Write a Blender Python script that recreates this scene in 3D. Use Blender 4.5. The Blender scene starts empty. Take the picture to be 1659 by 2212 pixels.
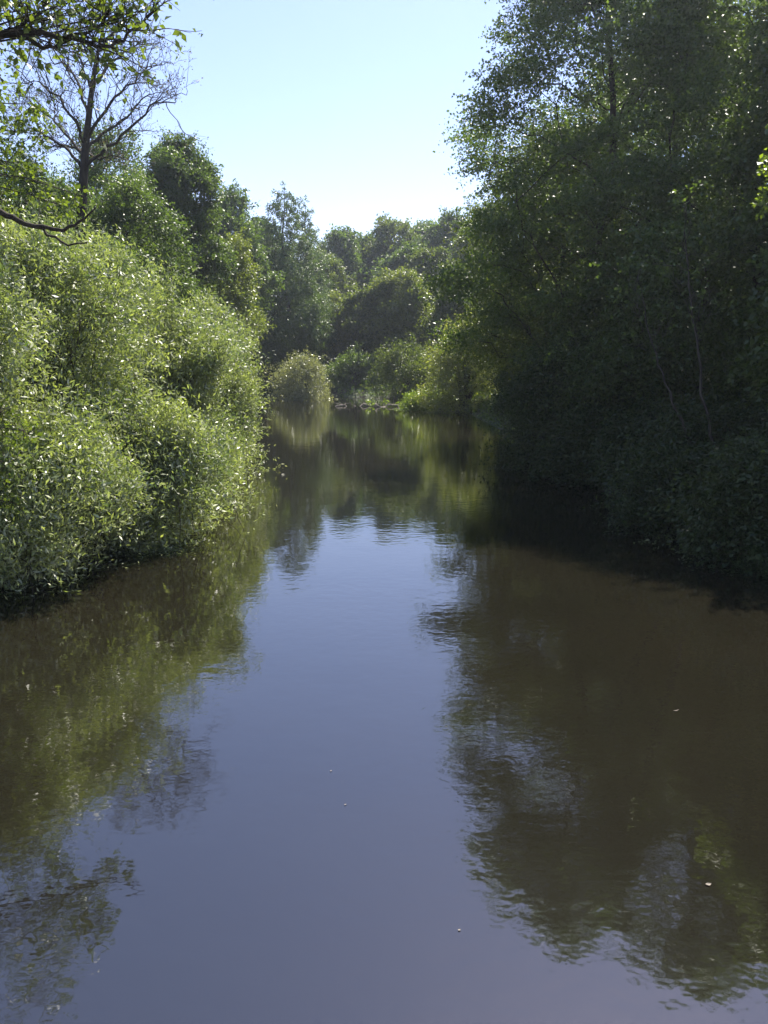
import bpy, math, random
import numpy as np
from mathutils import Vector

# ------------------------------------------------------------------ camera, world, sun, exposure
S = bpy.context.scene
C = S.collection
CAM_H = 3.5
PITCH = 11.3
VFOV = 67.0
SUN_AZ = 26.0      # degrees to the right of the view direction
SUN_EL = 56.0
cam_d = bpy.data.cameras.new('camera')
cam = bpy.data.objects.new('camera', cam_d)
C.objects.link(cam)
cam.location = (0, 0, CAM_H)
cam.rotation_euler = (math.radians(90 - PITCH), 0, 0)
cam_d.sensor_fit = 'VERTICAL'
cam_d.angle = math.radians(VFOV)
cam_d.clip_end = 3000
cam_d.clip_start = 0.05
S.camera = cam

W = bpy.data.worlds.new('World')
S.world = W
W.use_nodes = True
wn = W.node_tree
sky = wn.nodes.new('ShaderNodeTexSky')
sky.sky_type = 'NISHITA'
sky.sun_disc = False
sky.sun_elevation = math.radians(SUN_EL)
sky.sun_rotation = math.radians(SUN_AZ)
sky.air_density = 1.15
sky.dust_density = 0.4
sky.ozone_density = 3.0
bgn = wn.nodes['Background']
bgn.inputs['Strength'].default_value = 0.078
tint = wn.nodes.new('ShaderNodeMixRGB')
tint.blend_type = 'MULTIPLY'
tint.inputs[0].default_value = 1.0
tint.inputs[2].default_value = (1.09, 0.955, 1.07, 1)
wn.links.new(sky.outputs[0], tint.inputs[1])
wn.links.new(tint.outputs[0], bgn.inputs['Color'])

sd = bpy.data.lights.new('sun', 'SUN')
sd.energy = 5.0
sd.angle = math.radians(0.5)
sd.color = (1.0, 0.94, 0.84)
sun = bpy.data.objects.new('sun', sd)
C.objects.link(sun)
a, e = math.radians(SUN_AZ), math.radians(SUN_EL)
sdir = Vector((math.sin(a) * math.cos(e), math.cos(a) * math.cos(e), math.sin(e)))
sun.rotation_euler = (-sdir).to_track_quat('-Z', 'Y').to_euler()

S.view_settings.view_transform = 'Standard'
S.view_settings.look = 'None'
S.view_settings.gamma = 1
S.view_settings.exposure = 1.5
S.cycles.max_bounces = 8
S.cycles.diffuse_bounces = 3
S.cycles.glossy_bounces = 3
S.cycles.transmission_bounces = 4
S.cycles.volume_bounces = 0
S.cycles.sample_clamp_indirect = 6.0
S.cycles.use_denoising = True

# ------------------------------------------------------------------ measuring helpers
F = 1106 / math.tan(math.radians(VFOV / 2))
TH = math.radians(PITCH)


def P(px, py, D):
    """world point that stands at distance D along the river for a measured spot of the photograph"""
    u, v = (px - 829.5) / F, (1106 - py) / F
    d = np.array([u, math.cos(TH) + v * math.sin(TH), -math.sin(TH) + v * math.cos(TH)])
    return np.array([0, 0, CAM_H]) + d * (D / d[1])


def X_at(px, D):
    return (px - 829.5) / F * (D * math.cos(TH) + CAM_H * math.sin(TH))


def nrm(v):
    v = np.asarray(v, float)
    return v / np.maximum(np.linalg.norm(v, axis=-1, keepdims=True), 1e-9)


# ------------------------------------------------------------------ materials
def new_mat(name):
    m = bpy.data.materials.new(name)
    m.use_nodes = True
    nt = m.node_tree
    nt.nodes.clear()
    out = nt.nodes.new('ShaderNodeOutputMaterial')
    return m, nt, out


def leaf_mat(name, dark, light, back=None, rough=0.38, trans=0.35, spec=0.5, tcol=None, nsc=0.55, nw=0.75):
    m, nt, out = new_mat(name)
    N, L = nt.nodes.new, nt.links.new
    geo = N('ShaderNodeNewGeometry')
    tc = N('ShaderNodeTexCoord')
    noi = N('ShaderNodeTexNoise')
    noi.inputs['Scale'].default_value = nsc
    noi.inputs['Detail'].default_value = 3
    L(tc.outputs['Object'], noi.inputs['Vector'])
    mix0 = N('ShaderNodeMath'); mix0.operation = 'MULTIPLY_ADD'
    mix0.inputs[1].default_value = 0.62; mix0.inputs[2].default_value = -0.03 - (nw - 0.75) * 0.5
    L(geo.outputs['Random Per Island'], mix0.inputs[0])
    add = N('ShaderNodeMath'); add.operation = 'MULTIPLY_ADD'; add.inputs[1].default_value = nw
    L(noi.outputs['Fac'], add.inputs[0]); L(mix0.outputs[0], add.inputs[2])
    ramp = N('ShaderNodeValToRGB')
    ramp.color_ramp.elements[0].position = 0.2; ramp.color_ramp.elements[0].color = (*dark, 1)
    ramp.color_ramp.elements[1].position = 0.95; ramp.color_ramp.elements[1].color = (*light, 1)
    L(add.outputs[0], ramp.inputs[0])
    col = ramp.outputs[0]
    if back:
        mb = N('ShaderNodeMixRGB'); mb.inputs[2].default_value = (*back, 1)
        L(geo.outputs['Backfacing'], mb.inputs[0]); L(col, mb.inputs[1])
        col = mb.outputs[0]
    pr = N('ShaderNodeBsdfPrincipled')
    pr.inputs['Roughness'].default_value = rough
    pr.inputs['Specular IOR Level'].default_value = spec
    L(col, pr.inputs['Base Color'])
    tr = N('ShaderNodeBsdfTranslucent')
    tm = N('ShaderNodeMixRGB'); tm.blend_type = 'MULTIPLY'; tm.inputs[0].default_value = 1
    tm.inputs[2].default_value = (*(tcol or (1.7, 1.75, 0.55)), 1)
    L(ramp.outputs[0], tm.inputs[1]); L(tm.outputs[0], tr.inputs['Color'])
    mx = N('ShaderNodeMixShader'); mx.inputs[0].default_value = trans
    L(pr.outputs[0], mx.inputs[1]); L(tr.outputs[0], mx.inputs[2])
    L(mx.outputs[0], out.inputs['Surface'])
    return m


def bark_mat(name, c0, c1, scale=9):
    m, nt, out = new_mat(name)
    N, L = nt.nodes.new, nt.links.new
    tc = N('ShaderNodeTexCoord')
    mp = N('ShaderNodeMapping'); mp.inputs['Scale'].default_value = (1, 1, 0.22)
    L(tc.outputs['Object'], mp.inputs[0])
    noi = N('ShaderNodeTexNoise'); noi.inputs['Scale'].default_value = scale; noi.inputs['Detail'].default_value = 6
    L(mp.outputs[0], noi.inputs['Vector'])
    ramp = N('ShaderNodeValToRGB')
    ramp.color_ramp.elements[0].position = 0.35; ramp.color_ramp.elements[0].color = (*c0, 1)
    ramp.color_ramp.elements[1].position = 0.68; ramp.color_ramp.elements[1].color = (*c1, 1)
    L(noi.outputs['Fac'], ramp.inputs[0])
    pr = N('ShaderNodeBsdfPrincipled'); pr.inputs['Roughness'].default_value = 0.9
    pr.inputs['Specular IOR Level'].default_value = 0.2
    L(ramp.outputs[0], pr.inputs['Base Color'])
    bp = N('ShaderNodeBump'); bp.inputs['Strength'].default_value = 0.7; bp.inputs['Distance'].default_value = 0.03
    L(noi.outputs['Fac'], bp.inputs['Height']); L(bp.outputs[0], pr.inputs['Normal'])
    L(pr.outputs[0], out.inputs['Surface'])
    return m


def water_mat():
    m, nt, out = new_mat('river_water')
    N, L = nt.nodes.new, nt.links.new
    tc = N('ShaderNodeTexCoord')

    def noise(scale, detail, sx=1.0, sy=1.0):
        mp = N('ShaderNodeMapping'); mp.inputs['Scale'].default_value = (sx, sy, 1)
        L(tc.outputs['Object'], mp.inputs[0])
        n = N('ShaderNodeTexNoise'); n.inputs['Scale'].default_value = scale; n.inputs['Detail'].default_value = detail
        L(mp.outputs[0], n.inputs['Vector'])
        return n.outputs['Fac']
    n1 = noise(7.0, 2.0, 0.8, 1.0)
    n2 = noise(1.1, 2.0, 0.8, 1.0)
    patch = noise(0.16, 2.0)
    mr = N('ShaderNodeMapRange'); mr.inputs['From Min'].default_value = 0.35; mr.inputs['From Max'].default_value = 0.7
    mr.inputs['To Min'].default_value = 0.25; mr.inputs['To Max'].default_value = 1.0
    L(patch, mr.inputs['Value'])
    b1 = N('ShaderNodeBump'); b1.inputs['Distance'].default_value = 0.0035
    L(n1, b1.inputs['Height']); L(mr.outputs[0], b1.inputs['Strength'])
    b2 = N('ShaderNodeBump'); b2.inputs['Distance'].default_value = 0.005; b2.inputs['Strength'].default_value = 0.8
    L(n2, b2.inputs['Height']); L(b1.outputs[0], b2.inputs['Normal'])
    # turbid brown water under a clear mirror surface
    df = N('ShaderNodeBsdfDiffuse')
    silt = noise(0.35, 3.0)
    ramp = N('ShaderNodeValToRGB')
    ramp.color_ramp.elements[0].position = 0.3; ramp.color_ramp.elements[0].color = (0.0072, 0.0064, 0.0040, 1)
    ramp.color_ramp.elements[1].position = 0.75; ramp.color_ramp.elements[1].color = (0.0098, 0.0086, 0.0052, 1)
    L(silt, ramp.inputs[0]); L(ramp.outputs[0], df.inputs['Color'])
    gl = N('ShaderNodeBsdfGlossy'); gl.inputs['Roughness'].default_value = 0.035
    gl.inputs['Color'].default_value = (1, 1, 1, 1)
    L(b2.outputs[0], gl.inputs['Normal'])
    fr = N('ShaderNodeFresnel'); fr.inputs['IOR'].default_value = 2.15
    L(b2.outputs[0], fr.inputs['Normal'])
    mx = N('ShaderNodeMixShader')
    L(fr.outputs[0], mx.inputs[0]); L(df.outputs[0], mx.inputs[1]); L(gl.outputs[0], mx.inputs[2])
    L(mx.outputs[0], out.inputs['Surface'])
    return m


def ground_mat():
    m, nt, out = new_mat('bank_soil')
    N, L = nt.nodes.new, nt.links.new
    tc = N('ShaderNodeTexCoord')
    n1 = N('ShaderNodeTexNoise'); n1.inputs['Scale'].default_value = 0.6; n1.inputs['Detail'].default_value = 8
    L(tc.outputs['Object'], n1.inputs['Vector'])
    ramp = N('ShaderNodeValToRGB')
    ramp.color_ramp.elements[0].position = 0.38; ramp.color_ramp.elements[0].color = (0.035, 0.026, 0.016, 1)
    ramp.color_ramp.elements[1].position = 0.62; ramp.color_ramp.elements[1].color = (0.032, 0.050, 0.016, 1)
    L(n1.outputs['Fac'], ramp.inputs[0])
    pr = N('ShaderNodeBsdfPrincipled'); pr.inputs['Roughness'].default_value = 0.95
    L(ramp.outputs[0], pr.inputs['Base Color'])
    bp = N('ShaderNodeBump'); bp.inputs['Distance'].default_value = 0.08
    L(n1.outputs['Fac'], bp.inputs['Height']); L(bp.outputs[0], pr.inputs['Normal'])
    L(pr.outputs[0], out.inputs['Surface'])
    return m


M = {}
M['willow'] = leaf_mat('willow_leaf', (0.055, 0.090, 0.022), (0.26, 0.285, 0.095), back=(0.27, 0.295, 0.20), rough=0.46, trans=0.38, spec=0.9, nsc=0.9, nw=1.7, tcol=(1.5, 1.65, 0.75))
M['sallow'] = leaf_mat('sallow_leaf', (0.11, 0.125, 0.060), (0.23, 0.24, 0.125), back=(0.28, 0.29, 0.22), rough=0.36, trans=0.35, spec=0.6)
M['alder'] = leaf_mat('alder_leaf', (0.032, 0.060, 0.018), (0.085, 0.125, 0.034), rough=0.45, trans=0.45, spec=0.55)
M['oak'] = leaf_mat('oak_leaf', (0.038, 0.062, 0.016), (0.115, 0.145, 0.034), rough=0.5, trans=0.40, spec=0.35, nsc=0.3, nw=1.0)
M['ash'] = leaf_mat('ash_leaf', (0.060, 0.085, 0.020), (0.16, 0.19, 0.045), rough=0.42, trans=0.38, spec=0.45)
M['pale'] = leaf_mat('pale_leaf', (0.11, 0.14, 0.035), (0.24, 0.26, 0.08), back=(0.2, 0.22, 0.12), rough=0.4, trans=0.4, spec=0.6)
M['hazel_shaded'] = leaf_mat('shaded_hazel_leaf', (0.016, 0.030, 0.011), (0.042, 0.064, 0.020), rough=0.5, trans=0.35, spec=0.35)  # darkened copy of the alder leaf: the bank's shade is put into the colour
M['larch'] = leaf_mat('larch_needle', (0.040, 0.078, 0.022), (0.090, 0.132, 0.036), rough=0.5, trans=0.28, spec=0.4)
M['fresh'] = leaf_mat('fresh_leaf', (0.075, 0.120, 0.015), (0.15, 0.20, 0.030), rough=0.35, trans=0.50, spec=0.5)
M['near_oak'] = leaf_mat('near_oak_leaf', (0.035, 0.058, 0.012), (0.12, 0.16, 0.030), rough=0.4, trans=0.42, spec=0.45)
M['dry'] = leaf_mat('dry_leaf', (0.05, 0.048, 0.030), (0.10, 0.085, 0.045), rough=0.6, trans=0.25, spec=0.3)
M['bark'] = bark_mat('dark_bark', (0.018, 0.014, 0.010), (0.055, 0.045, 0.034))
M['pale_bark'] = bark_mat('pale_bark', (0.024, 0.021, 0.017), (0.065, 0.057, 0.047))
M['dead'] = bark_mat('bleached_wood', (0.10, 0.088, 0.07), (0.28, 0.25, 0.21))
M['water'] = water_mat()
M['ground'] = ground_mat()


# ------------------------------------------------------------------ mesh helpers
class MB:
    def __init__(s):
        s.v = []; s.f = []; s.n = 0

    def add(s, v, f):
        s.v.append(np.asarray(v, np.float32)); s.f.append(np.asarray(f, np.int32) + s.n); s.n += len(v)

    def tube(s, pts, rad, sides=6):
        pts = np.asarray(pts, float); rad = np.asarray(rad, float)
        k = len(pts)
        t = nrm(np.gradient(pts, axis=0))
        ref = np.array([0.31, 0.95, 0.05]) if abs(t[0][1]) < 0.8 else np.array([0.95, 0.2, 0.1])
        u = nrm(np.cross(t, ref)); w = np.cross(t, u)
        an = np.arange(sides) * 2 * math.pi / sides
        ring = u[:, None, :] * np.cos(an)[None, :, None] + w[:, None, :] * np.sin(an)[None, :, None]
        v = pts[:, None, :] + ring * rad[:, None, None]
        v = v.reshape(-1, 3)
        i = np.arange(k - 1)[:, None] * sides; j = np.arange(sides)[None, :]; j2 = (j + 1) % sides
        f = np.stack([i + j, i + j2, i + sides + j2, i + sides + j], -1).reshape(-1, 4)
        s.add(v, f)

    def mesh(s, name, mat, smooth=False):
        me = bpy.data.meshes.new(name)
        if s.n:
            v = np.concatenate(s.v); f = np.concatenate(s.f)
            me.vertices.add(len(v)); me.vertices.foreach_set('co', v.ravel())
            me.loops.add(f.size); me.loops.foreach_set('vertex_index', f.ravel())
            me.polygons.add(len(f)); me.polygons.foreach_set('loop_start', np.arange(len(f), dtype=np.int32) * 4)
            if smooth:
                me.polygons.foreach_set('use_smooth', np.ones(len(f), bool))
            me.update(calc_edges=True)
        me.materials.append(mat)
        return me


def link(name, me, parent=None, loc=None):
    o = bpy.data.objects.new(name, me)
    C.objects.link(o)
    if parent is not None:
        o.parent = parent
    if loc is not None:
        o.location = loc
    return o


def tag(o, label, cat, group=None):
    o['label'] = label; o['category'] = cat
    if group:
        o['group'] = group


def thing(name, label, cat, loc, group=None):
    o = bpy.data.objects.new(name, None); C.objects.link(o)
    o.location = loc; o.empty_display_size = 0.3
    tag(o, label, cat, group)
    return o


def struct(name, me, kind='structure'):
    o = link(name, me); o['kind'] = kind
    return o


# ------------------------------------------------------------------ foliage
def leaves(mb, rng, p0, d, ln, per, L, Wd, droop=0.25, up=0.6, spread=0.7, start=0.15, jit=0.04):
    """twigs p0 + d*ln carrying `per` leaves each; a leaf is one creased diamond"""
    n = len(p0)
    if n == 0:
        return
    t = start + (1 - start) * rng.random((n, per)) ** 0.8
    pos = p0[:, None, :] + d[:, None, :] * (ln[:, None] * t)[..., None]
    pos[..., 2] -= droop * ln[:, None] * t ** 2
    pos = pos.reshape(-1, 3) + rng.normal(0, jit, (n * per, 3))
    ax = np.repeat(d, per, 0) * 0.7 + rng.normal(0, spread, (n * per, 3))
    ax[:, 2] -= droop
    ax = nrm(ax)
    nr = rng.normal(0, 1, (n * per, 3)) * 0.75
    nr[:, 2] += up
    nr = nrm(nr - ax * np.sum(nr * ax, -1, keepdims=True))
    sd_ = np.cross(ax, nr)
    s = (0.5 + 0.85 * rng.random((n * per, 1)))
    l, w = L * s, Wd * s
    fold = nr * w * 0.22
    v = np.stack([pos, pos + ax * l * 0.45 + sd_ * w * 0.5 + fold, pos + ax * l, pos + ax * l * 0.45 - sd_ * w * 0.5 + fold], 1).reshape(-1, 3)
    mb.add(v, np.arange(n * per * 4).reshape(-1, 4))


def lump(dirs, ph, k=2.3):
    x, y, z = dirs[:, 0], dirs[:, 1], dirs[:, 2]
    return (np.sin(k * x + ph[0]) * np.sin(k * y * 1.3 + ph[1]) + np.sin(k * 1.9 * z + ph[2] + 1.3 * x) * 0.6 + np.sin(3.7 * x - 2.9 * y + 4.1 * z + ph[3]) * 0.4) / 2.0


def sphere(rng, n):
    return nrm(rng.normal(0, 1, (n, 3)))


def clump_twigs(rng, cs, rs, n, flat=0.7, outward=None, jit=0.33):
    """n twigs shared out over clumps cs of radius rs"""
    pr = rs ** 2; pr = pr / pr.sum()
    idx = rng.choice(len(cs), n, p=pr)
    d = sphere(rng, n)
    d[:, 2] *= flat
    if outward is not None:
        d = d + outward[idx] * 0.55
    d = nrm(d)
    ln = rs[idx] * (0.55 + 0.6 * rng.random(n))
    p0 = cs[idx] + d * (rs[idx] * 0.15)[:, None] + rng.normal(0, jit, d.shape) * rs[idx][:, None]
    return p0, d, ln, idx


def wob(rng, a_, b_, k, amp, sag=0.0):
    t = np.linspace(0, 1, k)[:, None]
    p = a_ * (1 - t) + b_ * t
    w = np.cumsum(rng.normal(0, 1, (k, 3)), 0)
    w = w - w[0] - t * (w[-1] - w[0])
    p = p + w * amp
    p[:, 2] += (np.sin(t[:, 0] * math.pi)) * sag
    return p


def limbs(mb, rng, trunk, rad, cs, rs, thick=1.0, lift=0.55, sub=3, sides=5):
    """limbs fork: every clump is reached from the nearest lower point of the trunk or of a limb already grown"""
    K = 6
    H = trunk[-1, 2] - trunk[0, 2]
    tf = np.stack([np.interp(np.linspace(0.08, 0.97, 40), np.linspace(0, 1, len(trunk)), trunk[:, i]) for i in range(3)], 1)
    rf = np.interp(np.linspace(0.08, 0.97, 40), np.linspace(0, 1, len(trunk)), rad)
    nodes = [tf]; own = [np.full(40, -1)]; pos = [np.arange(40)]
    order = np.argsort(np.hypot(cs[:, 0] - np.interp(cs[:, 2], trunk[:, 2], trunk[:, 0]), cs[:, 1] - np.interp(cs[:, 2], trunk[:, 2], trunk[:, 1])))
    L = []
    for ci in order:
        c = cs[ci]
        N_ = np.concatenate(nodes); O_ = np.concatenate(own); Q_ = np.concatenate(pos)
        dv = c - N_
        hd = np.hypot(dv[:, 0], dv[:, 1])
        cost = np.linalg.norm(dv, axis=1) + 1.6 * np.maximum(0, 0.45 * hd - dv[:, 2]) + 0.03 * H * (O_ >= 0)
        j = int(np.argmin(cost))
        ln = np.linalg.norm(dv[j])
        p = wob(rng, N_[j], c, K, 0.05 * ln, 0.07 * ln)
        L.append(dict(p=p, par=int(O_[j]), at=int(Q_[j]), load=np.ones(K), r=rs[ci], c=c))
        nodes.append(p[2:]); own.append(np.full(K - 2, len(L) - 1)); pos.append(np.arange(2, K))
    for l in reversed(L):
        if l['par'] >= 0:
            L[l['par']]['load'][:l['at'] + 1] += l['load'][0]
    for l in L:
        rr = np.sqrt(l['load']) * 0.0125 * thick
        rr[-1] = 0.006 * thick if l['load'][-1] < 2 else rr[-1]
        if l['par'] < 0:
            rr = np.minimum(rr, rf[l['at']] * 0.75)
        mb.tube(l['p'], rr, sides)
        p = l['p']
        for q in range(sub):
            s0 = p[int((0.45 + 0.5 * rng.random()) * (K - 1))]
            dd = nrm(sphere(rng, 1)[0] * np.array([1, 1, 0.7]) + nrm(l['c'] - p[0]) * 0.6)
            s1 = s0 + dd * l['r'] * (0.8 + 0.5 * rng.random())
            mb.tube(wob(rng, s0, s1, 4, 0.05 * l['r'], 0.04), np.linspace(0.009 * thick, 0.003 * thick, 4), 3)


def profile(shape, t):
    if shape == 'round':
        return np.sqrt(np.clip(1 - (2 * t - 1) ** 2, 0, 1)) * 0.95 + 0.05
    if shape == 'ovate':
        return np.clip(np.sin(math.pi * np.clip(t, 0, 1) ** 0.75) ** 0.75, 0.06, 1)
    if shape == 'cone':
        return np.clip(1 - t ** 2.6, 0.04, 1) * (0.75 + 0.25 * np.clip(t * 4, 0, 1))
    if shape == 'column':
        return np.clip(1 - (2 * t - 1) ** 4, 0.1, 1) * (1 - 0.35 * t)
    return np.ones_like(t)


def tree(name, label, cat, px, D, top, hw, low, sp, seed, shape='ovate', n_cl=60, n_tw=2500, per=10, leaf=None, asp=0.6,
         trunk_r=None, group=None, depth=1.0, bark='bark', lean=(0, 0), z0=None, flat=0.65, droop=0.25, csize=None, hollow=0.5,
         sub=3, thick=1.0, gap=0.0, dens=1.7, jit=0.3):
    """px: base in the photograph; top/low: crown top and bottom rows there; hw: half width there"""
    rng = np.random.default_rng(seed)
    x0 = X_at(px, D)
    zb = ground_z(x0, D) - 0.15 if z0 is None else z0
    zt = P(px, top, D)[2]; zl = max(P(px, low, D)[2], zb + 0.3)
    R = hw / F * D
    base = np.array([x0, D, zb])
    root = thing(name, label, cat, base, group)
    H = zt - zb
    k = 9
    axis = np.linspace(0, 1, k)[:, None]
    tr = np.array([0, 0, 0]) + axis * np.array([lean[0] * H, lean[1] * H, H * 0.97])
    tr[1:-1] += rng.normal(0, 0.012 * H, (k - 2, 3)) * np.array([1, 1, 0.2])
    r0 = trunk_r or (0.014 * H + 0.03)
    trr = r0 * (1 - 0.93 * axis[:, 0] ** 0.9); trr[0] *= 1.35
    # clump centres: best of a few candidates so that the crown fills evenly
    n_try = n_cl * 4
    t = rng.random(n_try) ** (0.9 if shape != 'cone' else 1.15)
    az = rng.random(n_try) * 2 * math.pi
    rr = (hollow + (1 - hollow) * rng.random(n_try)) ** 0.8
    rr = np.where(rng.random(n_try) < 0.25, rng.random(n_try), rr)
    dirs = np.stack([np.cos(az), np.sin(az), 2 * t - 1], 1)
    lm = 1 + 0.30 * lump(dirs, rng.random(4) * 6, 2.6)
    pr = profile(shape, t) * R * lm
    zz = (zl - zb) + t * (zt - zl) * (1 + (0.02 if shape == 'cone' else 0.06) * rng.normal(0, 1, n_try) * (1.15 - t))
    axx = np.stack([np.interp(zz, tr[:, 2], tr[:, 0]), np.interp(zz, tr[:, 2], tr[:, 1])], 1)
    cand = np.stack([axx[:, 0] + np.cos(az) * rr * pr, axx[:, 1] + np.sin(az) * rr * pr * depth, zz], 1)
    cs_ = csize or (0.62 * (R * R * (zt - zl) / n_cl) ** (1 / 3) + 0.08 * R)
    keep = []
    for c in cand:
        if len(keep) >= n_cl:
            break
        if all(np.sum((c - q) ** 2) > (cs_ * 0.62) ** 2 for q in keep):
            keep.append(c)
    cs = np.array(keep)
    rs = cs_ * (0.65 + 0.7 * rng.random(len(cs)))
    if shape == 'cone':
        rs *= np.clip(1.15 - 0.75 * (cs[:, 2] - (zl - zb)) / (zt - zl), 0.5, 1.2)
    if gap:
        m = rng.random(len(cs)) > gap
    else:
        m = np.ones(len(cs), bool)
    wood = MB()
    wood.tube(tr, trr, 9)
    limbs(wood, rng, tr, trr, cs, rs, thick, sub=sub)
    link('trunk', wood.mesh('trunk', M[bark], True), root)
    out = cs.copy(); out[:, :2] -= axx.mean(0); out[:, 2] = 0.3 * R
    cr = MB()
    p0, d, ln, _ = clump_twigs(rng, cs[m], rs[m], n_tw, flat, nrm(out)[m], jit)
    lf = leaf or max(0.09, 0.0031 * D)
    leaves(cr, rng, p0, d, ln, int(per * dens), lf, lf * asp, droop, 0.7, 0.7, 0.1, lf * 0.5)
    link('crown', cr.mesh('crown', M[sp]), root)
    return root


def bush(name, label, cat, px, D, top, hw, sp, seed, n_cl=60, n_tw=3000, per=12, leaf=0.09, asp=0.24, group=None, depth=0.8,
         bark='bark', base_py=None, droop=0.35, upn=0.45, x=None, hang=0.05, sub=2, arch=0.5, zc=None, csz=None, twl=1.25, shoots=0.0):
    """a many-stemmed shrub: stems fan from the root to clumps on a dome"""
    rng = np.random.default_rng(seed)
    x0 = X_at(px, D) if x is None else x
    zb = max(ground_z(x0, D) - 0.1, -0.35)
    zt = P(px, top, D)[2]
    R = hw / F * D
    H = zt - zb
    root = thing(name, label, cat, (x0, D, zb), group)
    n_try = n_cl * 4
    t = rng.random(n_try) ** 1.1
    az = rng.random(n_try) * 2 * math.pi
    prof = np.sqrt(np.clip(1 - t ** 2.3, 0, 1)) * (0.9 + 0.1 * np.clip(t * 5, 0, 1))
    rr = np.where(rng.random(n_try) < 0.25, 0.2 + 0.6 * rng.random(n_try), 0.72 + 0.28 * rng.random(n_try))
    dl = np.stack([np.cos(az), np.sin(az), 2 * t - 1], 1)
    lm = 1 + (0.36 if shoots else 0.22) * lump(dl, rng.random(4) * 6, 2.9)
    rr = rr * lm
    cand = np.stack([np.cos(az) * prof * rr * R, np.sin(az) * prof * rr * R * depth, t * H * (0.9 + 0.12 * lump(dl, rng.random(4) * 6, 2.2))], 1)
    cand[:, 2] = np.maximum(cand[:, 2], hang - zb + 0.25 * rng.random(n_try))
    cs_ = csz or 0.62 * (R * R * depth * H / n_cl) ** (1 / 3) + 0.1
    keep = []
    for c in cand:
        if len(keep) >= n_cl:
            break
        if all(np.sum((c - q) ** 2) > (cs_ * 0.55) ** 2 for q in keep):
            keep.append(c)
    cs = np.array(keep)
    if shoots:
        hole = np.sin(cs[:, 0] * 1.9 + seed) * np.sin(cs[:, 1] * 1.7 + 2 * seed) + 0.8 * np.sin(cs[:, 2] * 2.3 + 3 * seed)
        cs = cs[hole < np.quantile(hole, 0.74)]
    rs = cs_ * (0.45 + 0.95 * rng.random(len(cs)))
    wood = MB()
    for c, r in zip(cs, rs):
        a_ = np.array([*(c[:2] * 0.12 + rng.normal(0, 0.12, 2) * R * 0.4), 0.0])
        ln = np.linalg.norm(c - a_)
        p = wob(rng, a_, c, 7, 0.025 * ln, 0.0)
        tt = np.linspace(0, 1, 7)
        p[:, :2] = a_[:2] + (p[:, :2] - a_[:2]) * (tt ** (1 + arch * 0.6))[:, None]
        p[:, 2] += np.sin(tt * math.pi) * 0.10 * ln
        r0 = 0.011 * ln + 0.01
        wood.tube(p, np.linspace(r0, 0.005, 7), 5)
        for q in range(sub):
            s0 = p[int(3 + 3 * rng.random())]
            s1 = s0 + nrm(sphere(rng, 1)[0] + nrm(c) * 0.9) * r * (0.8 + 0.6 * rng.random())
            wood.tube(wob(rng, s0, s1, 4, 0.05 * r, 0.02), np.linspace(r0 * 0.4, 0.003, 4), 3)
    if shoots:
        for c in cs[rng.choice(len(cs), max(6, len(cs) // 4), replace=False)]:
            s0 = c * np.array([0.72, 0.72, 0.62]); s1 = c * (1.10 + 0.12 * rng.random())
            q = wob(rng, s0, s1, 7, 0.03 * np.linalg.norm(c), 0.10)
            wood.tube(q, np.linspace(0.018, 0.005, 7), 4)
            for _ in range(4):
                k = rng.integers(2, 6)
                wood.tube(wob(rng, q[k], q[k] + nrm(rng.normal(0, 0.7, 3) + nrm(c) + np.array([0, 0, 0.3])) * (0.35 + 0.5 * rng.random()), 4, 0.03), np.linspace(0.009, 0.003, 4), 3)
        low = cs[cs[:, 2] < np.quantile(cs[:, 2], 0.3)]
        for c in low:
            for _ in range(2):
                s0 = c + rng.normal(0, 0.2, 3); s1 = s0 * np.array([1.15, 1.15, 0]) + np.array([*rng.normal(0, 0.25, 2), -zb - 0.02])
                wood.tube(wob(rng, s0, s1, 6, 0.05, 0.08), np.linspace(0.010, 0.004, 6), 3)
    link('stems', wood.mesh('stems', M[bark], True), root)
    out = nrm(cs + np.array([0, 0, 0.4 * H]))
    p0, dd, ln, idx = clump_twigs(rng, cs, rs * twl * (0.6 + 0.9 * rng.random(len(rs))), n_tw, 0.9, out * 0.9)
    if shoots:
        # long leafy shoots, grouped by bough, mostly rising and leaning out
        lead = nrm(out * 0.5 + np.array([0, 0, 0.75]) + rng.normal(0, 0.5, out.shape))
        dd = nrm(lead[idx] + rng.normal(0, 0.42, dd.shape))
        ln = shoots * (0.4 + 0.8 * rng.random(len(ln)) ** 1.5 + 1.1 * (rng.random(len(ln)) > 0.93))
        p0 = cs[idx] + rng.normal(0, 0.62, p0.shape) * rs[idx][:, None] - dd * ln[:, None] * 0.5
    fo = MB()
    p0 = p0 + rng.normal(0, 0.45, p0.shape) * cs_
    leaves(fo, rng, p0, dd, ln, per, leaf, leaf * asp, droop, upn, 0.6, 0.05, leaf * 0.6)
    me = fo.mesh('foliage', M[sp])
    # nothing of the shrub dips under the water
    co = np.empty(len(me.vertices) * 3, np.float32); me.vertices.foreach_get('co', co)
    co = co.reshape(-1, 3); co[:, 2] = np.maximum(co[:, 2], -zb + 0.004 + 0.03 * rng.random(len(co)))
    me.vertices.foreach_set('co', co.ravel()); me.update()
    link('foliage', me, root)
    return root


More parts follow.
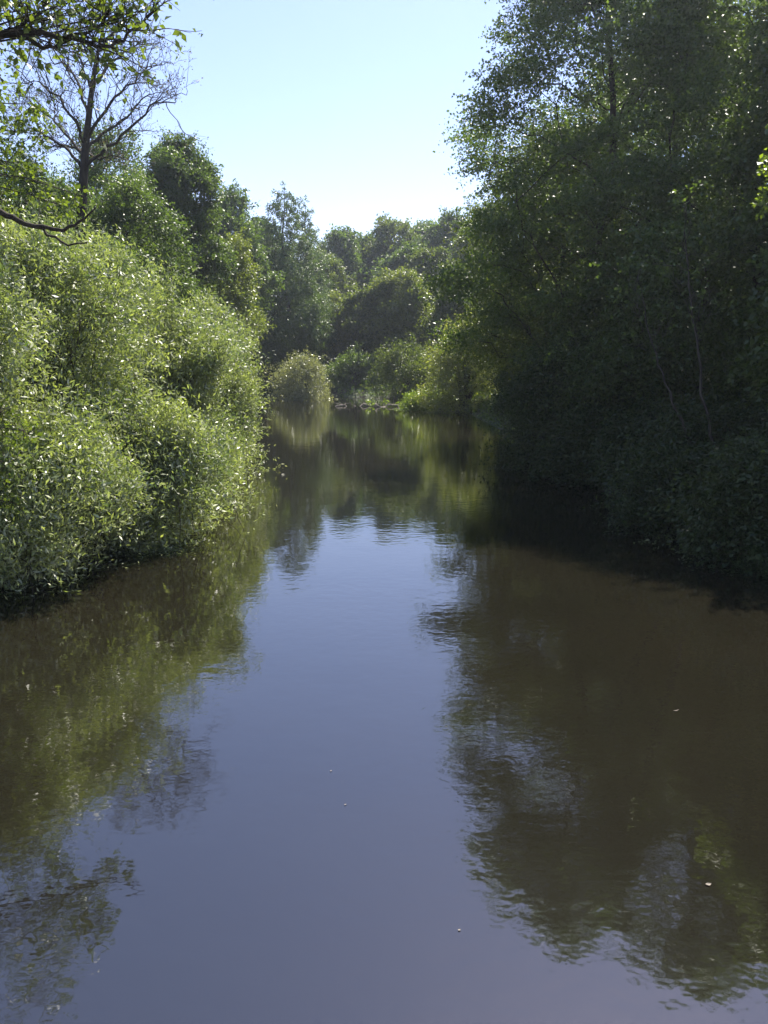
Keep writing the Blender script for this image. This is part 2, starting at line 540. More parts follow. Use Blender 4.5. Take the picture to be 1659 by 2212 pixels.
# ------------------------------------------------------------------ river and banks
LB = np.array([(-60, -7.5), (0, -7.2), (8, -6.8), (11, -6.3), (13.5, -5.2), (17, -4.6), (25, -5.6), (33, -6.8), (50, -9.0), (58, -11.5), (61, -20), (63, -60), (64, -300)], float)
RB = np.array([(-60, 8.5), (0, 8.0), (10, 8.2), (14, 7.6), (18, 5.9), (24, 5.6), (37, 5.7), (50, 5.4), (57, 4.2), (64, 2.4), (70, -2.0), (73, -10), (75, -30), (76, -300)], float)


def river_sd(x, y):
    """rough signed distance to the water: negative inside"""
    x = np.asarray(x, float); y = np.asarray(y, float)
    xl = np.interp(y, LB[:, 0], LB[:, 1], right=-300); xr = np.interp(y, RB[:, 0], RB[:, 1], right=-300)
    inside = (x > xl) & (x < xr) & (y < 76)
    d = np.full(np.broadcast(x, y).shape, 1e9)
    for B in (LB, RB):
        for (y1, x1), (y2, x2) in zip(B[:-1], B[1:]):
            vx, vy = x2 - x1, y2 - y1
            t = np.clip(((x - x1) * vx + (y - y1) * vy) / (vx * vx + vy * vy), 0, 1)
            d = np.minimum(d, np.hypot(x - x1 - t * vx, y - y1 - t * vy))
    return np.where(inside, -d, d)


def ground_z(x, y):
    d = river_sd(x, y)
    bank = np.where(d < 0, np.maximum(-1.4, d * 0.6 - 0.05), np.minimum(d * 0.45, 0.7 + 0.03 * d))
    hill = np.clip((d - 12) / 60, 0, 1) ** 1.2 * np.where(np.asarray(y) > 30, 6.0, 3.0)
    bump = 0.10 * np.sin(np.asarray(x) * 0.9 + 1.3) * np.sin(np.asarray(y) * 0.7) * np.clip(d, 0, 1)
    z = np.minimum(bank, 3.0) + hill + bump
    return float(z) if np.ndim(z) == 0 else z


def axis_pts(lo, a_, b_, hi, fine, coarse):
    return np.concatenate([np.arange(lo, a_, coarse), np.arange(a_, b_, fine), np.arange(b_, hi + 1, coarse)])


gx = axis_pts(-260, -24, 24, 260, 0.5, 8.0)
gy = axis_pts(-120, -4, 84, 330, 0.6, 8.0)
GX, GY = np.meshgrid(gx, gy)
GZ = ground_z(GX, GY)
v = np.stack([GX, GY, GZ], -1).reshape(-1, 3)
ny, nx = GX.shape
i = np.arange(ny - 1)[:, None] * nx + np.arange(nx - 1)[None, :]
gmb = MB(); gmb.add(v, np.stack([i, i + 1, i + nx + 1, i + nx], -1).reshape(-1, 4))
struct('ground', gmb.mesh('ground', M['ground'], True))
wmb = MB()
wmb.add([(-260, -120, 0), (60, -120, 0), (60, 90, 0), (-260, 90, 0)], [(0, 1, 2, 3)])
struct('river_water', wmb.mesh('river_water', M['water']))

# ------------------------------------------------------------------ left bank: willow shrubs
G_W = 'grey-green willow shrubs along the left bank'
bush('willow_shrub', 'nearest willow shrub at the left edge, its lowest twigs trailing in the water', 'shrub', -40, 12.0, 560, 225, 'willow', 11, 117, 7514, 12, 0.102, 0.29, group=G_W, shoots=0.85, droop=0.12)
bush('willow_shrub', 'tall glittering willow shrub behind the nearest one, just under the forked bare branch', 'shrub', 90, 15.5, 455, 260, 'willow', 12, 143, 8670, 12, 0.108, 0.29, group=G_W, shoots=0.85, droop=0.12)
bush('willow_shrub', 'rounded willow shrub with a dark hollow at its foot, mid left bank', 'shrub', 318, 15.2, 800, 172, 'willow', 13, 117, 7514, 12, 0.102, 0.29, group=G_W, shoots=0.85, droop=0.12)
bush('willow_shrub', 'willow shrub reaching farthest over the water on the left bank', 'shrub', 362, 19.0, 570, 148, 'willow', 14, 130, 8092, 12, 0.108, 0.29, group=G_W, shoots=0.85, droop=0.12)
bush('willow_shrub', 'low pale willow shrub leaning on the water before the dark hollow', 'shrub', 190, 13.0, 960, 150, 'willow', 15, 78, 5202, 12, 0.096, 0.29, group=G_W, shoots=0.85, droop=0.12)
bush('willow_shrub', 'slender upright willow shrub at the back, under the layered dark tree', 'shrub', 250, 20.5, 520, 150, 'willow', 16, 104, 6069, 12, 0.120, 0.29, group=G_W, shoots=0.85, droop=0.12)
bush('willow_shrub', 'willow shrub filling the gap under the layered dark boughs, behind the front shrubs', 'shrub', 400, 23.0, 640, 150, 'willow', 18, 117, 6069, 12, 0.120, 0.29, group=G_W, shoots=0.85, droop=0.12)
bush('willow_shrub', 'duller willow shrub at the right end of the left bank, beside dark water', 'shrub', 466, 27.0, 640, 82, 'willow', 17, 104, 5202, 12, 0.132, 0.29, group=G_W, shoots=0.85, droop=0.12)

# ------------------------------------------------------------------ left bank: trees behind
tree('alder_tree', 'dark dense tree with layered drooping boughs, in front of the bare-topped tree', 'tree', 300, 33, 400, 130, 720, 'alder', 21, 'ovate', 70, 3600, 10, flat=0.4)
tree('alder_tree', 'round-headed tree with a short dark trunk, tallest full crown of the left bank', 'tree', 408, 44, 312, 78, 640, 'alder', 22, 'round', 90, 4800, 10, flat=0.8)
tree('alder_tree', 'thin-leaved tree just right of the bare tree trunk, sky showing through it', 'tree', 268, 38, 280, 95, 460, 'alder', 23, 'ovate', 40, 1200, 8, gap=0.2)
tree('alder_tree', 'dark tree crown at the left edge, behind the tallest willow shrub', 'tree', 40, 27, 340, 150, 640, 'alder', 24, 'round', 70, 3200, 10)
tree('ash_tree', 'pale olive tree behind the farthest left willow, beside the larch', 'tree', 480, 52, 520, 80, 760, 'ash', 25, 'round', 50, 2400, 10)
tree('ash_tree', 'small rounded grey-green tree between the round-headed tree and the larch', 'tree', 515, 66, 425, 65, 700, 'alder', 26, 'ovate', 50, 2600, 10)
tree('alder_tree', 'tree half hidden behind the layered boughs, its top below the round-headed crown', 'tree', 360, 50, 470, 90, 760, 'alder', 27, 'round', 50, 2400, 10)
tree('alder_tree', 'shaded tree filling the space behind the left willow shrubs, trunk hidden', 'tree', 170, 34, 430, 120, 760, 'alder', 28, 'round', 50, 2400, 10)

# ------------------------------------------------------------------ river bend
tree('larch_tree', 'tall pointed conifer with spiky top standing at the river bend', 'tree', 625, 79, 392, 98, 810, 'larch', 31, 'cone', 330, 9000, 10, flat=0.9, droop=0.5, leaf=0.17, csize=0.95)
tree('larch_tree', 'thinner pointed tree right behind the spiky conifer', 'tree', 668, 92, 430, 55, 800, 'larch', 32, 'cone', 200, 5000, 10, flat=0.9, leaf=0.18, csize=0.9)
tree('alder_tree', 'dark tree wedged left of the spiky conifer at the bend', 'tree', 566, 84, 480, 60, 810, 'alder', 33, 'round', 80, 3600, 10)
far = [(735, 108, 505, 55, 'alder', 'far treetop just right of the pointed conifers'), (795, 116, 522, 55, 'alder', 'lowest far treetop in the middle of the skyline'),
       (850, 112, 486, 58, 'oak', 'yellowish rounded treetop in the middle of the skyline'), (915, 118, 500, 55, 'alder', 'dark treetop right of the yellowish skyline crown'),
       (965, 106, 482, 60, 'alder', 'far treetop touching the big right-hand alder'), (1040, 98, 470, 70, 'alder', 'far tree mostly hidden behind the big right-hand alder'),
       (700, 100, 560, 60, 'oak', 'mid-height far tree below the skyline, beside the conifers'), (880, 100, 545, 60, 'alder', 'dark far tree under the yellowish skyline crown')]
for k, (px, D, top, hw, sp, lab) in enumerate(far):
    tree('woodland_tree', lab, 'tree', px, D, top, hw, 800, sp, 40 + k, 'round', 85, 3800, 9, flat=0.9, hollow=0.6, group='woodland trees behind the river bend')
mid = [(720, 84, 655, 45, 'ash', 'small sunlit tree at the foot of the pointed conifer'), (792, 82, 640, 60, 'oak', 'broad bushy tree with pale dead twigs inside, at the middle of the bend'),
       (868, 80, 592, 66, 'ash', 'bright-topped tree at the centre of the far bank'), (930, 90, 545, 52, 'oak', 'upper sunlit tree behind the bright-topped one'),
       (985, 76, 612, 58, 'oak', 'olive tree above the pale shrub on the right of the bend'), (1105, 62, 545, 80, 'alder', 'dark tree leaning from the right bank behind the pale shrub')]
for k, (px, D, top, hw, sp, lab) in enumerate(mid):
    tree('bank_tree', lab, 'tree', px, D, top, hw, 840, sp, 60 + k, 'round', 60, 3000, 10, group='smaller trees on the far bank')
bush('sallow_bush', 'round silvery bush growing out over the water at the bend', 'bush', 655, 67, 772, 52, 'sallow', 71, 60, 1900, 12, 0.15, 0.42, depth=0.9)
bush('bank_bush', 'dark green bush on the far bank, left of the pale shrub', 'bush', 885, 66, 740, 75, 'oak', 72, 60, 2600, 10, 0.17, 0.55)
bush('bank_bush', 'pale yellow-green shrub on the right side of the bend', 'bush', 1005, 51, 695, 78, 'pale', 73, 80, 3400, 10, 0.14, 0.5)
bush('bank_bush', 'lowest bright green bush at the waterline, right of the floating log', 'bush', 925, 53, 850, 52, 'fresh', 74, 45, 1600, 10, 0.12, 0.5, depth=0.6)
bush('bank_bush', 'shaded bush between the silvery bush and the floating log', 'bush', 770, 74, 770, 60, 'alder', 75, 50, 2000, 10, 0.18, 0.55)
bush('bank_bush', 'dark bush in the shadow under the pointed conifer', 'bush', 590, 76, 740, 55, 'alder', 76, 50, 2000, 10, 0.18, 0.55)

# ------------------------------------------------------------------ right bank
tree('alder_tree', 'tallest alder of the right bank, its crown leaning over the river', 'tree', 1272, 27, -340, 290, 900, 'alder', 181, 'ovate', 190, 13000, 10, leaf=0.095, asp=0.7, flat=0.33, trunk_r=0.24, hollow=0.3, csize=1.15, droop=0.15, jit=0.12)
tree('alder_tree', 'shaded alder in front of the tallest one, boughs down to the water', 'tree', 1185, 33, 280, 190, 820, 'oak', 82, 'ovate', 120, 6800, 10, leaf=0.09, asp=0.7, flat=0.5)
tree('alder_tree', 'dark alder at the right edge of the photograph, full to the top corner', 'tree', 1590, 23, -420, 280, 900, 'alder', 83, 'ovate', 120, 7500, 10, leaf=0.098, asp=0.7, trunk_r=0.22, flat=0.36, csize=1.15, jit=0.12)
tree('alder_tree', 'alder behind the tallest one, seen through its gaps', 'tree', 1420, 36, -60, 190, 900, 'alder', 84, 'ovate', 90, 5000, 10, leaf=0.10, asp=0.7)
tree('alder_tree', 'alder at the back of the right bank, behind the leaning pale stems', 'tree', 1560, 38, -40, 200, 950, 'alder', 85, 'ovate', 90, 5000, 10, leaf=0.10, asp=0.7)
tree('alder_tree', 'mid-sized alder at the left foot of the tallest one, lit on its crown', 'tree', 1175, 44, 470, 110, 880, 'oak', 86, 'ovate', 90, 4800, 10, leaf=0.10, asp=0.7)
tree('alder_tree', 'dark understorey tree beside the leaning pale stems', 'tree', 1370, 24, 560, 170, 1010, 'alder', 87, 'round', 100, 5600, 10, leaf=0.09, asp=0.7)
bush('hazel_bush', 'broad shaded bush hanging over the right bank below the tallest alder', 'bush', 1235, 25, 720, 150, 'hazel_shaded', 91, 90, 4600, 10, 0.09, 0.6)
bush('hazel_bush', 'shaded bush trailing in dark water at the right edge', 'bush', 1560, 17.5, 900, 200, 'hazel_shaded', 92, 90, 4600, 10, 0.085, 0.6)
bush('hazel_bush', 'low shaded bush at the waterline between the other two dark bushes', 'bush', 1400, 20.5, 920, 130, 'hazel_shaded', 93, 70, 3400, 10, 0.085, 0.6)
bush('hazel_bush', 'nearest dark bush at the right edge, leaning on the shaded water', 'bush', 1650, 13.2, 960, 150, 'hazel_shaded', 95, 70, 3600, 10, 0.08, 0.6)
bush('hazel_bush', 'small dark bush at the waterline, right of the low shaded one', 'bush', 1470, 16.0, 985, 130, 'hazel_shaded', 96, 70, 3600, 10, 0.08, 0.6)
bush('hazel_bush', 'dark bush sprawling on the water below the shaded alder', 'bush', 1195, 31, 800, 95, 'hazel_shaded', 97, 70, 3600, 10, 0.09, 0.6)
bush('hazel_bush', 'low dark bush at the waterline under the tallest alder', 'bush', 1290, 22, 900, 110, 'hazel_shaded', 98, 60, 3000, 10, 0.085, 0.6)
bush('hazel_bush', 'dark bush far along the right bank, next to the pale shrub', 'bush', 1140, 42, 720, 65, 'hazel_shaded', 94, 70, 3200, 10, 0.11, 0.6)

# woodland standing behind the two banks
wr = [(1720, 20, -200, 200, 'thick dark alder just outside the right edge, seen only by its left boughs'),
      (1330, 46, 150, 150, 'tree behind the tallest alder, filling the gap left of its trunk'), (1200, 52, 330, 130, 'tree far behind the tallest alder, over the dark far-bank bush'),
      (1480, 52, 60, 190, 'tree deep in the right-hand wood between the two tall alders'), (1660, 48, -20, 200, 'tree deep in the right-hand wood at the right edge'),
      (1700, 30, -150, 200, 'dark tree behind the right-edge alder, trunk hidden'),
      (1900, 15.2, -60, 270, 'dark tree added outside the right edge to shade the nearest dark bush and the water')]  # last tree is added for its shadow on the near bush and water
for k, (px, D, top, hw, lab) in enumerate(wr):
    tree('woodland_tree', lab, 'tree', px, D, top, hw, 1000, 'alder', 110 + k, 'column', 80, 3400, 10, group='woodland trees on the right bank', leaf=0.13, asp=0.7)
wl = [(-60, 24, 300, 150, 'dark woodland tree at the left edge, nearest behind the willows'), (130, 46, 420, 110, 'woodland tree behind the foot of the bare tree'),
      (240, 58, 440, 110, 'far woodland tree between the bare tree and the round-headed tree'), (20, 52, 390, 130, 'far woodland tree low at the left edge'),
      (440, 74, 500, 80, 'far woodland tree below the round-headed crown')]
for k, (px, D, top, hw, lab) in enumerate(wl):
    tree('woodland_tree', lab, 'tree', px, D, top, hw, 860, 'alder', 130 + k, 'ovate', 60, 3000, 10, group='woodland trees on the left bank')


# ------------------------------------------------------------------ bare tree on the left bank
def branching(mb, rng, p, d, ln, r, depth, ends, up=0.25):
    q = p + d * ln
    pts = wob(rng, p, q, 5, 0.07 * ln, 0.03 * ln)
    mb.tube(pts, np.linspace(r, r * 0.55, 5), 5 if depth > 1 else 3)
    if depth == 0:
        ends.append((q, d)); return
    for k in range(rng.integers(2, 4)):
        t = 0.35 + 0.65 * rng.random() if k else 1.0
        s0 = pts[min(4, int(t * 4))]
        dd = nrm(d + rng.normal(0, 0.55, 3) + np.array([0, 0, up]))
        branching(mb, rng, s0, dd, ln * (0.55 + 0.25 * rng.random()), max(r * 0.55, 0.006), depth - 1, ends, up)


def bare_tree():
    rng = np.random.default_rng(5)
    D = 29.0
    x0 = X_at(172, D); zb = ground_z(x0, D) - 0.1
    base = np.array([x0, D, zb])
    root = thing('bare_tree', 'half-dead tree with bare ascending limbs and thin brown leaves against the sky', 'tree', base)
    loc = lambda px, py, dy=0.0: P(px, py, D + dy) - base
    tr = np.array([[0, 0, 0], loc(174, 520), loc(178, 430), loc(184, 330), loc(190, 270), loc(200, 180), loc(212, 110), loc(226, 50), loc(232, 5)])
    rad = np.array([0.26, 0.20, 0.165, 0.135, 0.112, 0.085, 0.06, 0.036, 0.016])
    wood = MB(); wood.tube(tr, rad, 9)
    link('trunk', wood.mesh('trunk', M['bark'], True), root)
    L_ = [[(184, 360), (240, 312, -.6), (290, 268, -1), (330, 222, -1.2), (375, 222, -1.4)], [(186, 325), (225, 285, .6), (280, 245, 1), (320, 205, 1.3)],
          [(190, 300), (235, 225, -.4), (280, 180, -.8), (318, 145, -1)], [(180, 345), (150, 300, .5), (118, 262, .9), (90, 240, 1)],
          [(182, 310), (165, 265, -.8), (130, 215, -1.2), (90, 180, -1.4), (58, 172, -1.6)], [(190, 245), (172, 190, .8), (148, 145, 1.1), (110, 128, 1.2)],
          [(202, 185), (225, 150, .8), (262, 118, 1.2), (300, 95, 1.4)], [(178, 365), (140, 320, -.5), (105, 295, -.8), (70, 282, -1)],
          [(200, 200), (180, 150, -.5), (170, 110, -.8)], [(212, 110), (235, 80, .4), (262, 62, .6)], [(178, 330), (205, 338, 1.2), (255, 338, 1.6)],
          [(206, 140), (190, 95, .4), (182, 60, .5)], [(180, 330), (158, 318, 1.2), (110, 310, 1.8)]]
    br = MB(); ends = []
    for l in L_:
        p = np.array([loc(*q) for q in l])
        n = len(p); r0 = 0.062
        # refine
        t = np.linspace(0, n - 1, n * 3); pf = np.stack([np.interp(t, range(n), p[:, i]) for i in range(3)], 1)
        pf[1:-1] += rng.normal(0, 0.04, (len(pf) - 2, 3))
        br.tube(pf, np.linspace(r0, 0.02, len(pf)), 5)
        for k in range(2, len(pf)):
            for _ in range(1 + int(rng.random() < 0.1)):
                d = nrm(nrm(pf[k] - pf[k - 1]) + rng.normal(0, 0.65, 3) + np.array([0, 0, 0.3]))
                branching(br, rng, pf[k], d, 0.55 + 0.35 * rng.random(), 0.018, 3, ends, 0.2)
    link('branches', br.mesh('branches', M['bark'], True), root)
    q = np.array([e_[0] for e_ in ends]); dd = np.array([e_[1] for e_ in ends])
    m = rng.random(len(q)) < 0.8
    lv = MB()
    leaves(lv, rng, q[m] - dd[m] * 0.15, dd[m], np.full(m.sum(), 0.22), 2, 0.07, 0.045, 0.2, 0.4, 0.8)
    link('leaves', lv.mesh('leaves', M['dry']), root)


bare_tree()


# ------------------------------------------------------------------ near trees just outside the frame, their boughs reach in
def near_tree(name, label, base, trunk_top, boughs, sprays, seed, sp, lf, trunk_r=0.16, extra=None, asp=0.6):
    rng = np.random.default_rng(seed)
    base = np.array(base, float)
    root = thing(name, label, 'tree', base)
    tp = np.array(trunk_top, float) - base
    tr = wob(rng, np.zeros(3), tp, 8, 0.06)
    rad = np.linspace(trunk_r, trunk_r * 0.25, 8)
    wood = MB(); wood.tube(tr, rad, 10)
    link('trunk', wood.mesh('trunk', M['bark'], True), root)
    lv = MB()
    tw_p, tw_d, tw_l = [], [], []
    for pts, r0, leafy in boughs:
        p = np.array([np.asarray(q) - base for q in pts])
        k = int(np.argmin(np.abs(tr[:, 2] - (p[0][2] - 0.2))))
        p = np.vstack([tr[k], p]); n = len(p)
        t = np.linspace(0, n - 1, (n - 1) * 4 + 1)
        pf = np.stack([np.interp(t, range(n), p[:, i]) for i in range(3)], 1)
        pf[1:-1] += rng.normal(0, 0.012, (len(pf) - 2, 3))
        bm_ = MB(); bm_.tube(pf, np.linspace(r0, 0.008, len(pf)), 7)
        for k in range(4, len(pf)):
            for _ in range(leafy if rng.random() < 0.7 else 0):
                d = nrm(nrm(pf[k] - pf[k - 1]) * 0.6 + rng.normal(0, 0.7, 3) + np.array([0, 0, 0.35]))
                ln = 0.35 + 0.7 * rng.random()
                q = wob(rng, pf[k], pf[k] + d * ln, 5, 0.03, 0.02)
                bm_.tube(q, np.linspace(0.007, 0.003, 5), 4)
                for _ in range(3):
                    s0 = q[rng.integers(1, 5)]; d2 = nrm(d + rng.normal(0, 0.6, 3)); l2 = 0.12 + 0.25 * rng.random()
                    bm_.tube(np.stack([s0, s0 + d2 * l2 * 0.5 + rng.normal(0, .01, 3), s0 + d2 * l2]), np.array([0.004, 0.003, 0.002]), 3)
                    tw_p.append(s0); tw_d.append(d2); tw_l.append(l2)
        link('bough', bm_.mesh('bough', M['bark'], True), root)
    p0, d, ln = (np.array(x) for x in (tw_p, tw_d, tw_l))
    leaves(lv, rng, p0, d, ln, 3, lf, lf * asp, 0.15, 0.5, 0.8, 0.4, lf * 0.3)
    if sprays is not None:
        for c, r, n in sprays:
            c = np.asarray(c) - base
            dd = sphere(rng, n); pp = c + dd * r * 0.2
            leaves(lv, rng, pp, dd, r * (0.4 + 0.7 * rng.random(n)), 7, lf, lf * asp, 0.2, 0.6, 0.8, 0.2, lf * 0.4)
            for k in range(min(n, 14)):
                if k == 0:
                    j = tr[int(np.argmin(np.abs(tr[:, 2] - c[2] + 0.4)))]
                    wd = MB(); wd.tube(wob(rng, j, c, 8, 0.04, 0.1), np.linspace(0.03, 0.006, 8), 5)
                wd.tube(np.stack([c, pp[k] + dd[k] * r * 0.8]), np.array([0.005, 0.002]), 3)
            link('bough', wd.mesh('bough', M['bark'], True), root)
    link('crown', lv.mesh('crown', M[sp]), root)
    return root


D = 12.8
U = 8.6
zb = ground_z(-9.6, 10.6)
near_tree('oak_tree', 'near oak on the left, its crooked boughs reaching in across the top left corner', (-9.6, 10.6, zb - 0.1), (-9.2, 10.8, 14.0),
          [([P(-230, 120, U), P(-100, 90, U), P(0, 73, U - .1), P(22, 68, U), P(60, 48, U), P(85, 30, U + .1), P(112, -5, U + .1)], 0.038, 2),
           ([P(-230, 130, U + .2), P(-100, 95, U + .1), P(26, 69, U), P(73, 73, U), P(153, 82, U), P(205, 97, U), P(234, 102, U), P(263, 86, U), P(310, 48, U), P(333, 8, U)], 0.038, 2),
           ([P(-230, 130, U - .2), P(-100, 90, U - .1), P(48, 77, U), P(84, 100, U), P(117, 102, U), P(139, 84, U), P(183, 69, U), P(215, 55, U), P(240, 20, U)], 0.032, 2),
           ([P(-230, 400, D - 1), P(-120, 430, D - 1), P(0, 457, D - 1), P(55, 482, D - 1), P(135, 500, D - 1), P(183, 471, D - 1), P(207, 448, D - 1)], 0.075, 0),
           ([P(-200, 415, D - 1), P(0, 460, D - 1), P(91, 497, D - 1), P(146, 530, D - 1), P(190, 522, D - 1)], 0.045, 0)],
          [(P(72, 225, D), 0.32, 22), (P(30, 285, D), 0.4, 22), (P(85, 290, D + .2), 0.25, 12), (P(10, 240, D + .3), 0.35, 16), (P(15, 350, D), 0.45, 26), (P(70, 390, D - .1), 0.40, 22), (P(0, 430, D), 0.45, 24), (P(120, 440, D + .1), 0.3, 12), (P(165, 420, D), .22, 8),
           (P(0, 890, D - 2.0), 0.40, 24), (P(15, 1000, D - 2.2), 0.35, 20), (P(50, 930, D - 2.3), 0.25, 10), (P(10, 1080, D - 2.2), 0.25, 10), (P(60, 20, U), 0.4, 10), (P(150, 5, U), 0.4, 10), (P(245, 50, U), 0.3, 9), (P(300, 25, U), 0.25, 6), (P(-60, 20, U), 0.8, 24),
           (P(-130, 230, D), 0.9, 40), (P(-70, 130, D), 0.8, 36), (P(-60, 250, D), 0.8, 36), (P(-50, 330, D), 0.7, 30), (P(-120, 40, D), 1.0, 40), (P(-150, -100, U), 1.1, 50), (P(20, -150, U), 1.0, 40), (P(-100, 330, D), 0.8, 40)],
          201, 'near_oak', 0.085, trunk_r=0.28)
D = 14.8
near_tree('sycamore_tree', 'tree outside the right edge, only a bright green leaf spray of it in view', (11.0, D + 3.5, ground_z(11.0, D + 3.5) - 0.1), (10.8, D + 3.2, 12.0), [],
          [(P(1672, 350, D), 0.32, 20), (P(1668, 425, D), 0.3, 20), (P(1690, 390, D), 0.4, 20), (P(1760, 330, D + 3), 0.8, 50), (P(1780, 460, D + 3), 0.8, 50), (P(1800, 250, D + 1.5), 0.8, 60), (P(1830, 380, D + 2), 1.0, 80),
           (P(1900, 200, D + 3), 1.2, 90), (P(1900, 400, D + 3), 1.2, 90), (P(1950, 120, D + 4), 1.2, 90)],
          211, 'fresh', 0.085, asp=0.75)


# ------------------------------------------------------------------ pale leaning stems on the right bank
def stem(label, pts, D, r0, seed):
    r0 *= 0.6
    rng = np.random.default_rng(seed)
    p = np.array([P(x, y, D + dy) for x, y, dy in pts])
    base = p[0].copy()
    root = thing('sapling', label, 'tree', base, 'pale leaning stems on the right bank')
    t = np.linspace(0, len(p) - 1, 18)
    pf = np.stack([np.interp(t, range(len(p)), p[:, i]) for i in range(3)], 1) - base
    pf[1:-1] += rng.normal(0, 0.02, (16, 3))
    w = MB(); w.tube(pf, np.linspace(r0, r0 * 0.35, 18), 8)
    ends = []
    for k in range(9, 18):
        d = nrm(rng.normal(0, 0.7, 3) + np.array([0, 0, 0.6]))
        branching(w, rng, pf[k], d, 0.5, r0 * 0.22, 2, ends)
    link('trunk', w.mesh('trunk', M['pale_bark'], True), root)
    lv = MB(); q = np.array([e_[0] for e_ in ends]); dd = np.array([e_[1] for e_ in ends])
    leaves(lv, rng, q, dd, np.full(len(q), 0.3), 7, 0.08, 0.055, 0.25, 0.6, 0.8)
    link('crown', lv.mesh('crown', M['alder']), root)


stem('taller pale leaning stem in front of the dark right-hand wood', [(1545, 985, 0), (1530, 900, 0), (1512, 800, .1), (1500, 700, .2), (1490, 600, .3), (1478, 500, .4)], 16.5, 0.06, 301)
stem('thinner pale leaning stem, left of the taller pale stem', [(1500, 975, 0), (1465, 900, 0), (1440, 830, .1), (1415, 760, .2), (1395, 690, .3), (1385, 620, .3)], 17.0, 0.05, 302)

# ------------------------------------------------------------------ drift wood and flotsam
rng = np.random.default_rng(77)


def log(label, px0, px1, D, r, seed, twigs):
    rng = np.random.default_rng(seed)
    a_ = np.array([X_at(px0, D), D, 0.02]); b_ = np.array([X_at(px1, D), D - 0.6, 0.03])
    c = (a_ + b_) / 2
    root = thing('driftwood_log', label, 'log', c, 'driftwood at the river bend')
    w = MB(); p = wob(rng, a_ - c, b_ - c, 24, 0.16); p[:, 2] = 0.09 * np.sin(np.arange(24) * 1.15 + seed) + 0.06 * rng.normal(0, 1, 24) - 0.01
    w.tube(p, r * (0.5 + 0.7 * rng.random(24)), 7)
    for k in range(twigs):
        s0 = p[rng.integers(1, 23)]; d = nrm(rng.normal(0, 1, 3) * np.array([1, .5, .4]) + np.array([0, 0, .5]))
        w.tube(wob(rng, s0, s0 + d * (0.3 + 0.6 * rng.random()), 4, .04), np.array([.025, .02, .015, .008]), 4)
    link('stem', w.mesh('stem', M['dead'], True), root)
    lv = MB(); k = rng.integers(2, 22, twigs)
    leaves(lv, rng, np.maximum(p[k], 0.0), nrm(rng.normal(0, 0.6, (twigs, 3)) + np.array([0, 0, 1])), 0.2 + 0.4 * rng.random(twigs), 12, 0.12, 0.06, 0.1, 0.5, 0.8)
    link('leaves', lv.mesh('leaves', M['fresh']), root)


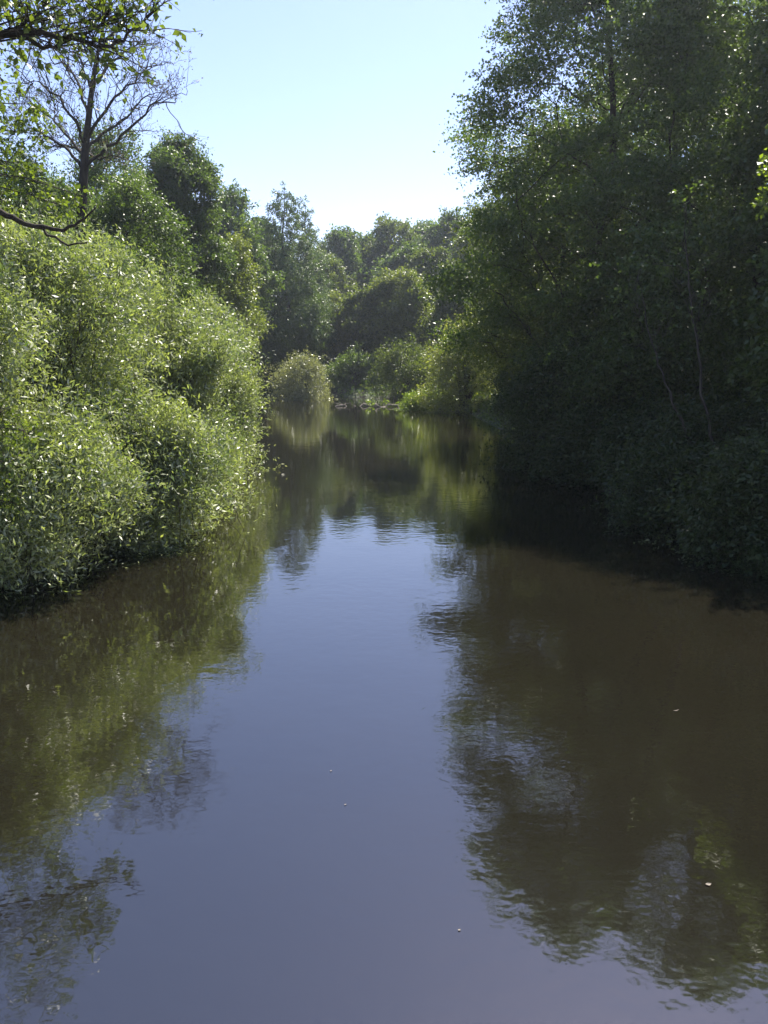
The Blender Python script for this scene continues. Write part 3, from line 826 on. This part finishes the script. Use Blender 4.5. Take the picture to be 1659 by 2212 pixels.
log('long bleached branch floating across the bend, left of the bright low bush', 725, 865, 57, 0.085, 401, 16)
log('short pale stick afloat at the foot of the bright low bush', 945, 992, 51.5, 0.06, 402, 4)
flo = [(715, 1666, 'single pale leaf speck afloat in the middle of the blue water'), (746, 1739, 'lower pale leaf speck right of the middle water one'), (1530, 1912, 'white curled leaf floating at the lower right, brightest speck on the water'),
       (1460, 1536, 'thin pale straw afloat in the dark reflection on the right'), (992, 2010, 'tiny leaf speck near the bottom, at the edge of the alder reflection')]
for px, py, lab in flo:
    u, v_ = (px - 829.5) / F, (1106 - py) / F
    d = np.array([u, math.cos(TH) + v_ * math.sin(TH), -math.sin(TH) + v_ * math.cos(TH)])
    p = np.array([0, 0, CAM_H]) - d * CAM_H / d[2]
    f_ = MB(); k = 0.022 if 'white' in lab else (0.035 if 'straw' in lab else 0.010)
    wd = 0.15 if 'straw' in lab else 0.55
    n = 7; tt = np.linspace(0, 1, n)
    hw_ = np.sin(tt * math.pi) * k * wd + 0.001
    vv = np.concatenate([np.stack([tt * 2 * k - k, hw_, 0.004 + 0.35 * k * (2 * tt - 1) ** 2 + hw_ * .3], 1), np.stack([tt * 2 * k - k, -hw_, 0.004 + 0.35 * k * (2 * tt - 1) ** 2 + hw_ * .3], 1), np.stack([tt * 2 * k - k, tt * 0, 0.003 + 0.35 * k * (2 * tt - 1) ** 2], 1)])
    j = np.arange(n - 1)
    f_.add(vv, np.concatenate([np.stack([2 * n + j, 2 * n + j + 1, j + 1, j], 1), np.stack([n + j, n + j + 1, 2 * n + j + 1, 2 * n + j], 1)]))
    o = link('floating_leaf', f_.mesh('floating_leaf', M['dead']), None, p); o.rotation_euler[2] = rng.random() * 0.8
    tag(o, lab, 'leaf', 'specks floating on the water')

# ------------------------------------------------------------------ undergrowth
def undergrowth(name, pts_fn, n, lf, sp, seed):
    rng = np.random.default_rng(seed)
    x, y = pts_fn(rng, n)
    d = river_sd(x, y); m = (d > 0.0) & (d < 14)
    x, y = x[m], y[m]
    z = ground_z(x, y)
    dd = nrm(rng.normal(0, 0.5, (len(x), 3)) + np.array([0, 0, 0.8]))
    mb = MB(); leaves(mb, rng, np.stack([x, y, z], 1), dd, 0.25 + 0.5 * rng.random(len(x)), 8, lf, lf * 0.5, 0.2, 0.5, 0.8)
    o = link(name, mb.mesh(name, M[sp])); o['kind'] = 'stuff'


undergrowth('undergrowth', lambda r, n: (4 + 14 * r.random(n), 4 + 60 * r.random(n)), 22000, 0.10, 'alder', 501)
undergrowth('bank_herbs', lambda r, n: (-18 + 14 * r.random(n), 5 + 56 * r.random(n)), 14000, 0.10, 'ash', 502)
undergrowth('far_herbs', lambda r, n: (-20 + 30 * r.random(n), 56 + 26 * r.random(n)), 9000, 0.16, 'alder', 503)

# ------------------------------------------------------------------ air
hz = MB()
x0_, x1_, y0_, y1_, z0_, z1_ = -268, 268, -128, 345, -3.0, 26.0
hz.add([(x0_, y0_, z0_), (x1_, y0_, z0_), (x1_, y1_, z0_), (x0_, y1_, z0_), (x0_, y0_, z1_), (x1_, y0_, z1_), (x1_, y1_, z1_), (x0_, y1_, z1_)],
       [(3, 2, 1, 0), (4, 5, 6, 7), (0, 1, 5, 4), (1, 2, 6, 5), (2, 3, 7, 6), (3, 0, 4, 7)])
hm, nt, out = new_mat('haze')
pv = nt.nodes.new('ShaderNodeVolumePrincipled')
pv.inputs['Color'].default_value = (0.80, 0.88, 1.0, 1)
pv.inputs['Density'].default_value = 0.00048
pv.inputs['Anisotropy'].default_value = 0.6
nt.links.new(pv.outputs[0], out.inputs['Volume'])
ho = link('haze', hz.mesh('haze', hm)); ho['kind'] = 'stuff'
